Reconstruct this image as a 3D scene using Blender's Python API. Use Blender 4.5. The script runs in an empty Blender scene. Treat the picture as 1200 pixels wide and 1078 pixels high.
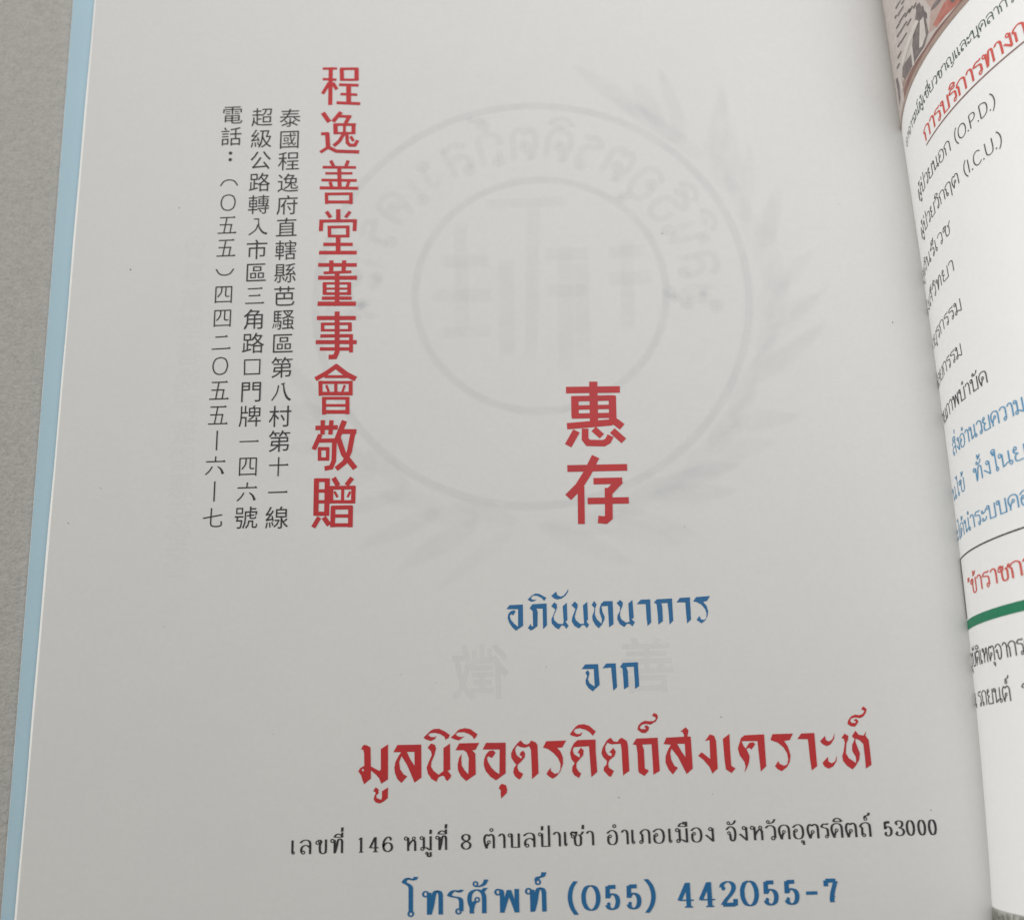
import bpy, bmesh, math, random, json
from mathutils import Vector, Matrix
from mathutils.geometry import tessellate_polygon
random.seed(7)
scn = bpy.context.scene
COL = scn.collection

# ---------------------------------------------------------------- camera
cam_d = bpy.data.cameras.new("camera")
cam_d.sensor_fit = 'HORIZONTAL'; cam_d.sensor_width = 36.0; cam_d.lens = 36.0*1450.0/1200.0
cam_d.clip_start = 0.01; cam_d.clip_end = 20.0
cam_d.dof.use_dof = True; cam_d.dof.focus_distance = 0.243; cam_d.dof.aperture_fstop = 17.0
cam = bpy.data.objects.new("camera", cam_d); COL.objects.link(cam)
R = [[0.9991032, 0.0309722, 0.02887064], [-0.02152127, 0.95867468, -0.28368944], [-0.03646403, 0.2828137, 0.9584815]]
cam.matrix_world = Matrix([[R[0][0], R[0][1], R[0][2], 0.00711661], [R[1][0], R[1][1], R[1][2], -0.06992945], [R[2][0], R[2][1], R[2][2], 0.23626569], [0, 0, 0, 1]])
scn.camera = cam
scn.cycles.transparent_max_bounces = 48

# ---------------------------------------------------------------- light
w = bpy.data.worlds.new("World"); scn.world = w; w.use_nodes = True
w.node_tree.nodes["Background"].inputs[0].default_value = (*(0.105, 0.102, 0.066), 1)
w.node_tree.nodes["Background"].inputs[1].default_value = 1.0
def area(name, loc, target, size, color):
    l = bpy.data.lights.new(name, 'AREA'); l.shape = 'RECTANGLE'; l.size = size[0]; l.size_y = size[1]
    p = max(color); l.energy = p; l.color = tuple(c/max(p, 1e-6) for c in color)
    o = bpy.data.objects.new(name, l); COL.objects.link(o); o.location = loc
    o.rotation_euler = (Vector(target)-Vector(loc)).to_track_quat('-Z', 'Y').to_euler()
    return o
area("ceiling_light", (0.13, 0.36, 0.50), (0.07, 0.06, 0.0), (0.45, 0.45), (3.45, 3.42, 3.5))
area("window_light", (-2.6, 0.5, 0.75), (0.06, 0.0, 0.0), (1.2, 0.9), (40, 39.3, 39.5))
scn.view_settings.view_transform = 'Standard'; scn.view_settings.look = 'None'
scn.view_settings.exposure = 0.0; scn.view_settings.gamma = 1.0

# ---------------------------------------------------------------- materials
def mat(name, color, rough=0.6, noise=None, bump=None, spec=0.3, speck=None):
    m = bpy.data.materials.new(name); m.use_nodes = True
    nt = m.node_tree; N = nt.nodes; L = nt.links; b = N['Principled BSDF']
    b.inputs['Roughness'].default_value = rough; b.inputs['Specular IOR Level'].default_value = spec
    tc = N.new('ShaderNodeTexCoord')
    cur = None
    rgb = N.new('ShaderNodeRGB'); rgb.outputs[0].default_value = (*color, 1); cur = rgb.outputs[0]
    for (sc, amt, det, col2) in (noise or []):
        n = N.new('ShaderNodeTexNoise'); n.inputs['Scale'].default_value = sc; n.inputs['Detail'].default_value = det
        L.new(tc.outputs['Object'], n.inputs['Vector'])
        r = N.new('ShaderNodeMapRange'); r.inputs[1].default_value = 0.3; r.inputs[2].default_value = 0.7
        r.inputs[3].default_value = 0.0; r.inputs[4].default_value = amt
        L.new(n.outputs['Fac'], r.inputs[0])
        mx = N.new('ShaderNodeMix'); mx.data_type = 'RGBA'
        L.new(r.outputs[0], mx.inputs[0]); L.new(cur, mx.inputs[6]); mx.inputs[7].default_value = (*col2, 1)
        cur = mx.outputs[2]
    L.new(cur, b.inputs['Base Color'])
    prev = None
    for (sc, dist, stretch) in (bump or []):
        mp = N.new('ShaderNodeMapping'); mp.inputs['Scale'].default_value = stretch
        mp.inputs['Rotation'].default_value = (0, 0, 0.6)
        L.new(tc.outputs['Object'], mp.inputs['Vector'])
        n = N.new('ShaderNodeTexNoise'); n.inputs['Scale'].default_value = sc; n.inputs['Detail'].default_value = 3
        L.new(mp.outputs[0], n.inputs['Vector'])
        bp = N.new('ShaderNodeBump'); bp.inputs['Strength'].default_value = 1.0; bp.inputs['Distance'].default_value = dist
        L.new(n.outputs['Fac'], bp.inputs['Height'])
        if prev: L.new(prev, bp.inputs['Normal'])
        prev = bp.outputs[0]
    if prev: L.new(prev, b.inputs['Normal'])
    return m

PAPER = (0.65, 0.647, 0.633)
M = {}
M['paper'] = mat('coated_paper', PAPER, 0.55, [(45, .35, 2, (0.60, 0.605, 0.61)), (900, .30, 3, (0.57, 0.57, 0.55)), (260, .3, 3, (0.60, 0.60, 0.59)), (12, .25, 1, (0.65, 0.64, 0.61))],
                 [(14, 0.00025, (1, 1, 1)), (1600, 0.000012, (1, 1, 1))], 0.25)
M['paper_right'] = mat('white_coated_paper', (0.86, 0.865, 0.86), 0.5, [(900, .25, 3, (0.80, 0.80, 0.79))],
                 [(30, 0.0005, (1, 1, 1)), (1600, 0.000008, (1, 1, 1))], 0.3)
M['paper_edge'] = mat('paper_sheet_edge', (0.86, 0.85, 0.82), 0.6, [(300, .3, 2, (0.76, 0.75, 0.72))])
M['block'] = mat('paper_block_edge', (0.70, 0.69, 0.65), 0.7, [(500, .5, 2, (0.58, 0.56, 0.52))])
M['cover'] = mat('light_blue_card', (0.385, 0.54, 0.625), 0.5, [(60, .3, 2, (0.345, 0.49, 0.565)), (1400, .35, 2, (0.43, 0.555, 0.61))],
                 [(1500, 0.00002, (1, 1, 1))], 0.3)
M['cover_edge'] = mat('worn_card_edge', (0.62, 0.70, 0.74), 0.6, [(400, .8, 3, (0.40, 0.52, 0.58))])
M['red'] = mat('red_ink', (0.47, 0.020, 0.021), 0.5, [(1500, .35, 2, (0.50, 0.04, 0.045)), (120, .4, 2, (0.33, 0.03, 0.04))])
M['blue'] = mat('blue_ink', (0.012, 0.125, 0.30), 0.5, [(1500, .35, 2, (0.03, 0.155, 0.33)), (120, .4, 2, (0.018, 0.09, 0.22))])
M['black'] = mat('black_ink', (0.018, 0.018, 0.020), 0.5, [(1500, .4, 2, (0.07, 0.07, 0.07))])
M['blue_light'] = mat('light_blue_ink', (0.07, 0.28, 0.50), 0.5, [(1500, .4, 2, (0.12, 0.34, 0.54))])
M['red_light'] = mat('orange_red_ink', (0.62, 0.085, 0.065), 0.5, [(1500, .35, 2, (0.70, 0.16, 0.13))])
M['green_dark'] = mat('dark_green_ink', (0.035, 0.075, 0.065), 0.5, [(1500, .4, 2, (0.08, 0.12, 0.10))])
M['green'] = mat('green_ink', (0.010, 0.19, 0.095), 0.5, [(1500, .3, 2, (0.03, 0.27, 0.14))])
def tablemat():
    m = mat('grey_laminate', (0.41, 0.392, 0.368), 0.55, [(3, .4, 2, (0.31, 0.305, 0.28)), (800, .55, 2, (0.25, 0.245, 0.225)), (2000, .5, 2, (0.50, 0.49, 0.46))],
            [(650, 0.00016, (1, 1.7, 1)), (2200, 0.00010, (1, 1, 1))], 0.4)
    return m
M['table'] = tablemat()
def photo(name, c, c2, sc=700):
    return mat(name, c, 0.45, [(sc, .8, 3, c2)])
M['ph_wall'] = photo('photo_print_pale', (0.60, 0.545, 0.51), (0.47, 0.42, 0.395))
M['ph_dark'] = photo('photo_print_dark', (0.13, 0.11, 0.11), (0.26, 0.22, 0.21))
M['ph_brown'] = photo('photo_print_brown', (0.20, 0.10, 0.085), (0.28, 0.17, 0.145))
M['ph_tan'] = photo('photo_print_tan', (0.40, 0.30, 0.25), (0.31, 0.22, 0.19))
M['ph_red'] = photo('photo_print_red', (0.42, 0.13, 0.10), (0.50, 0.24, 0.20))
M['ph_cream'] = photo('photo_print_cream', (0.66, 0.62, 0.58), (0.55, 0.51, 0.48))
M['ph_grey'] = photo('photo_print_grey', (0.50, 0.50, 0.46), (0.30, 0.31, 0.28), 900)
M['ph_streak'] = photo('photo_print_streaks', (0.17, 0.175, 0.155), (0.33, 0.33, 0.29), 1500)
M['ph_pink'] = photo('photo_print_pink', (0.50, 0.385, 0.345), (0.42, 0.31, 0.28))

def ghostmat():
    m = bpy.data.materials.new('showthrough_ink'); m.use_nodes = True
    nt = m.node_tree; N = nt.nodes; L = nt.links; b = N['Principled BSDF']
    b.inputs['Base Color'].default_value = (0.475, 0.51, 0.565, 1); b.inputs['Roughness'].default_value = 0.55
    b.inputs['Specular IOR Level'].default_value = 0.25
    at = N.new('ShaderNodeAttribute'); at.attribute_name = 'fade'
    tc = N.new('ShaderNodeTexCoord'); n = N.new('ShaderNodeTexNoise'); n.inputs['Scale'].default_value = 160; n.inputs['Detail'].default_value = 3
    L.new(tc.outputs['Object'], n.inputs['Vector'])
    r = N.new('ShaderNodeMapRange'); r.inputs[1].default_value = .3; r.inputs[2].default_value = .7; r.inputs[3].default_value = .45; r.inputs[4].default_value = 1.0
    L.new(n.outputs['Fac'], r.inputs[0])
    mu = N.new('ShaderNodeMath'); mu.operation = 'MULTIPLY'; L.new(at.outputs['Fac'], mu.inputs[0]); L.new(r.outputs[0], mu.inputs[1])
    L.new(mu.outputs[0], b.inputs['Alpha'])
    return m
M['ghost'] = ghostmat()

# ---------------------------------------------------------------- surfaces of the open pages
MM = 0.001
SEAM = [1.10704, -0.248816, -0.0023834, 0.0860231]
RP = [1.7793, 0.0803258, 0.137949, 0.0673433, -3.08325, 0.351053, 0.0961523, 0.197222, -0.0134638]
def seam_x(t): return ((SEAM[0]*t+SEAM[1])*t+SEAM[2])*t+SEAM[3]
FLAT = 0.0800
def left_pt(u, v, h=0.0):
    """left page: flat, rolling down into the gutter"""
    if u <= FLAT: return (u, v, h)
    xe = seam_x(max(-.13, min(.14, v)))+0.0012; k = min(1.0, (u-FLAT)/(0.0885-FLAT))
    x = FLAT+(xe-FLAT)*k
    return (x, v, -0.0006*k**2.2 + h)
DS = 0.001
_cache = {}
def prof(t):
    key = round(t, 5)
    if key in _cache: return _cache[key]
    u = t/0.1
    ph0 = RP[0]+RP[1]*u; ph1 = RP[2]+RP[3]*u; L = math.exp(RP[4]+RP[5]*u)
    ph0 = min(ph0, 1.95)
    n = int(0.17/DS)
    xs = [seam_x(t)]; zs = [-0.001]; sub = 4
    for i in range(n):
        x, z = xs[-1], zs[-1]
        for q in range(sub):
            s = (i+(q+.5)/sub)*DS
            ph = ph1+(ph0-ph1)*math.exp(-s/L)
            f = max(0.0, min(1.0, (s-0.055)/0.07)); ph *= 1-f*f*(3-2*f)
            x += math.cos(ph)*DS/sub; z += math.sin(ph)*DS/sub
        xs.append(x); zs.append(z)
    _cache[key] = (xs, zs, ph0)
    return _cache[key]
def right_pt(s, t, h=0.0):
    xs, zs, ph0 = prof(t)
    if s < 0:
        x = xs[0]+s*math.cos(min(ph0, 1.5)); z = zs[0]+s*math.sin(min(ph0, 1.5)); a = min(ph0, 1.5)
    else:
        f = min(s/DS, len(xs)-1.001); i = int(f); f -= i
        x = xs[i]*(1-f)+xs[i+1]*f; z = zs[i]*(1-f)+zs[i+1]*f
        a = math.atan2(zs[i+1]-zs[i], xs[i+1]-xs[i])
    k = RP[6]+RP[7]*(t/0.1); ss = max(s, 0)
    y = t+k*ss+RP[8]*(1-math.exp(-ss/0.01))*0.01
    return (x-h*math.sin(a), y, z+h*math.cos(a))

# ---------------------------------------------------------------- object helpers
def link(name, verts, faces, m, parent=None, label=None, smooth=False, fade=None):
    me = bpy.data.meshes.new(name); me.from_pydata(verts, [], faces); me.update()
    if isinstance(m, str): m = M[m]
    me.materials.append(m)
    if smooth: me.polygons.foreach_set('use_smooth', [True]*len(me.polygons))
    if fade is not None:
        a = me.attributes.new('fade', 'FLOAT', 'POINT'); a.data.foreach_set('value', fade)
    o = bpy.data.objects.new(name, me); COL.objects.link(o)
    if parent: o.parent = parent
    if label: o['label'] = label
    return o

class Ink:
    """flat print collected in page coordinates (metres) as small polygons"""
    def __init__(self): self.v = []; self.f = []; self.z = []; self.a = []; self.k = 0
    def layer(self): self.k += 1; return (self.k % 24)*0.0000008
    def quad_strip(self, A, B, z, closed=False):
        n = len(A); b = len(self.v)
        for p, q in zip(A, B): self.v += [p, q]; self.z += [z, z]
        for i in range(n if closed else n-1):
            j = (i+1) % n
            self.f.append((b+2*i, b+2*i+1, b+2*j+1, b+2*j))
    def poly(self, loops, z=None):
        z = self.layer() if z is None else z
        b = len(self.v); flat = [p for l in loops for p in l]
        for p in flat: self.v.append(tuple(p)); self.z.append(z)
        for t in tessellate_polygon([[Vector((p[0], p[1], 0)) for p in l] for l in loops]):
            self.f.append(tuple(b+i for i in t))
    def build(self, name, m, parent, surf, lift=0.00004, label=None, cut=None, keep=None):
        bm = bmesh.new(); zl = bm.verts.layers.float.new('z')
        vs = []
        for p, z in zip(self.v, self.z):
            x = bm.verts.new((p[0], p[1], 0)); x[zl] = z; vs.append(x)
        for f in self.f:
            try: bm.faces.new([vs[i] for i in f])
            except ValueError: pass
        if keep is not None:
            g = bm.verts[:]+bm.edges[:]+bm.faces[:]
            bmesh.ops.bisect_plane(bm, geom=g, plane_co=(keep, 0, 0), plane_no=(-1, 0, 0), clear_outer=True)
        if cut:
            step, tstep = cut
            xs = [v.co.x for v in bm.verts]; ys = [v.co.y for v in bm.verts]
            i = math.ceil(min(xs)/step)
            while i*step < max(xs):
                g = bm.verts[:]+bm.edges[:]+bm.faces[:]
                bmesh.ops.bisect_plane(bm, geom=g, plane_co=(i*step, 0, 0), plane_no=(1, 0, 0)); i += 1
            i = math.ceil(min(ys)/tstep)
            while i*tstep < max(ys):
                g = bm.verts[:]+bm.edges[:]+bm.faces[:]
                bmesh.ops.bisect_plane(bm, geom=g, plane_co=(0, i*tstep, 0), plane_no=(0, 1, 0)); i += 1
        for v in bm.verts: v.co = surf(v.co.x, v.co.y, lift+v[zl])
        up = Vector((-.3, 0, 1))
        bm.normal_update()
        bmesh.ops.reverse_faces(bm, faces=[f for f in bm.faces if f.normal.dot(up) < 0])
        me = bpy.data.meshes.new(name); bm.to_mesh(me); bm.free(); me.materials.append(M[m])
        o = bpy.data.objects.new(name, me); COL.objects.link(o); o.parent = parent
        if label: o['label'] = label
        return o

def smooth_pts(P, closed=False, n=5):
    out = []; m = len(P)
    def g(i):
        if closed: return P[i % m]
        if i < 0: return (2*P[0][0]-P[1][0], 2*P[0][1]-P[1][1])
        if i >= m: return (2*P[-1][0]-P[-2][0], 2*P[-1][1]-P[-2][1])
        return P[i]
    for i in range(m if closed else m-1):
        p0, p1, p2, p3 = g(i-1), g(i), g(i+1), g(i+2)
        for k in range(n):
            t = k/n
            out.append(tuple(0.5*((2*p1[c])+(-p0[c]+p2[c])*t+(2*p0[c]-5*p1[c]+4*p2[c]-p3[c])*t*t+(-p0[c]+3*p1[c]-3*p2[c]+p3[c])*t**3) for c in (0, 1)))
    if not closed: out.append(tuple(P[-1]))
    return out

def offsets(P, a, b, closed=False, taper=None):
    """pen envelope: ellipse with half axes a (across x) and b (across y)"""
    L, Rr = [], []; n = len(P)
    for i in range(n):
        p = P[i]
        if closed: q0, q1 = P[i-1], P[(i+1) % n]
        else: q0, q1 = P[max(i-1, 0)], P[min(i+1, n-1)]
        d0 = (p[0]-q0[0], p[1]-q0[1]); d1 = (q1[0]-p[0], q1[1]-p[1])
        l0 = math.hypot(*d0) or 1e-9; l1 = math.hypot(*d1) or 1e-9
        if not closed and i == 0: d0, l0 = d1, l1
        if not closed and i == n-1: d1, l1 = d0, l0
        dx, dy = d0[0]/l0+d1[0]/l1, d0[1]/l0+d1[1]/l1
        ll = math.hypot(dx, dy)
        if ll < 1e-6: dx, dy, ll = d1[0]/l1, d1[1]/l1, 1.0
        dx /= ll; dy /= ll
        nx, ny = -dy, dx
        h = math.sqrt((a*nx)**2+(b*ny)**2) or 1e-9
        ox, oy = a*a*nx/h, b*b*ny/h
        c = max(.55, (dx*d1[0]+dy*d1[1])/l1)
        k = 1/c
        if taper: k *= taper[0]+(taper[1]-taper[0])*i/(n-1)
        L.append((p[0]+ox*k, p[1]+oy*k)); Rr.append((p[0]-ox*k, p[1]-oy*k))
    return L, Rr

def parse(s):
    t = s.split(); w = None
    if t[0] == 'w': w = (float(t[1]), float(t[2])); t = t[3:]
    tap = None
    if t[0] == 'W': tap = (.7, 1.9); t = t[1:]
    k = t[0]
    if k in 'sl': return k, [tuple(map(float, q.split(','))) for q in t[1:]], w, tap
    if k == '^': return k, [tuple(map(float, t[1].split(',')))], w, tap
    c = tuple(map(float, t[1].split(','))); return k, [c, float(t[2])], w, tap

def draw_items(ink, items, tf, a, b, seg=14):
    """tf maps glyph units to page metres; a, b pen half widths in metres"""
    o0 = tf((0, 0)); sx = abs(tf((1, 0))[0]-o0[0]) or 1e-9; sy = abs(tf((0, 1))[1]-o0[1])
    for it in items:
        k, P, wd, tap = parse(it)
        z = ink.layer()
        aa, bb = (a, b) if wd is None else (wd[0]*sx, wd[1]*sy)
        if k in 'sl':
            Q = [tf(p) for p in P]
            if k == 's': Q = smooth_pts(Q, n=4)
            A_, B_ = offsets(Q, aa, bb, taper=tap)
            ink.quad_strip(A_, B_, z)
        elif k == 'o':
            c, r = P; ctr = tf(c); u = (sx+sy)/2
            Q = [(ctr[0]+r*u*math.cos(2*math.pi*i/seg), ctr[1]+r*u*math.sin(2*math.pi*i/seg)) for i in range(seg)]
            A_, B_ = offsets(Q, min(aa, r*u*.6)*.72, bb, closed=True)
            ink.quad_strip(A_, B_, z, True)
        elif k == 'd':
            c, r = P; ctr = tf(c); u = (sx+sy)/2
            ink.poly([[(ctr[0]+r*u*math.cos(2*math.pi*i/seg), ctr[1]+r*u*math.sin(2*math.pi*i/seg)) for i in range(seg)]], z)
        elif k == '^':
            c = tf(P[0]); u = sy
            ink.poly([[(c[0]+1*u, c[1]-.9*bb-1*u), (c[0]-15*u, c[1]-.9*bb), (c[0]-5*u, c[1]+7.5*u)]], z)

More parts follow.
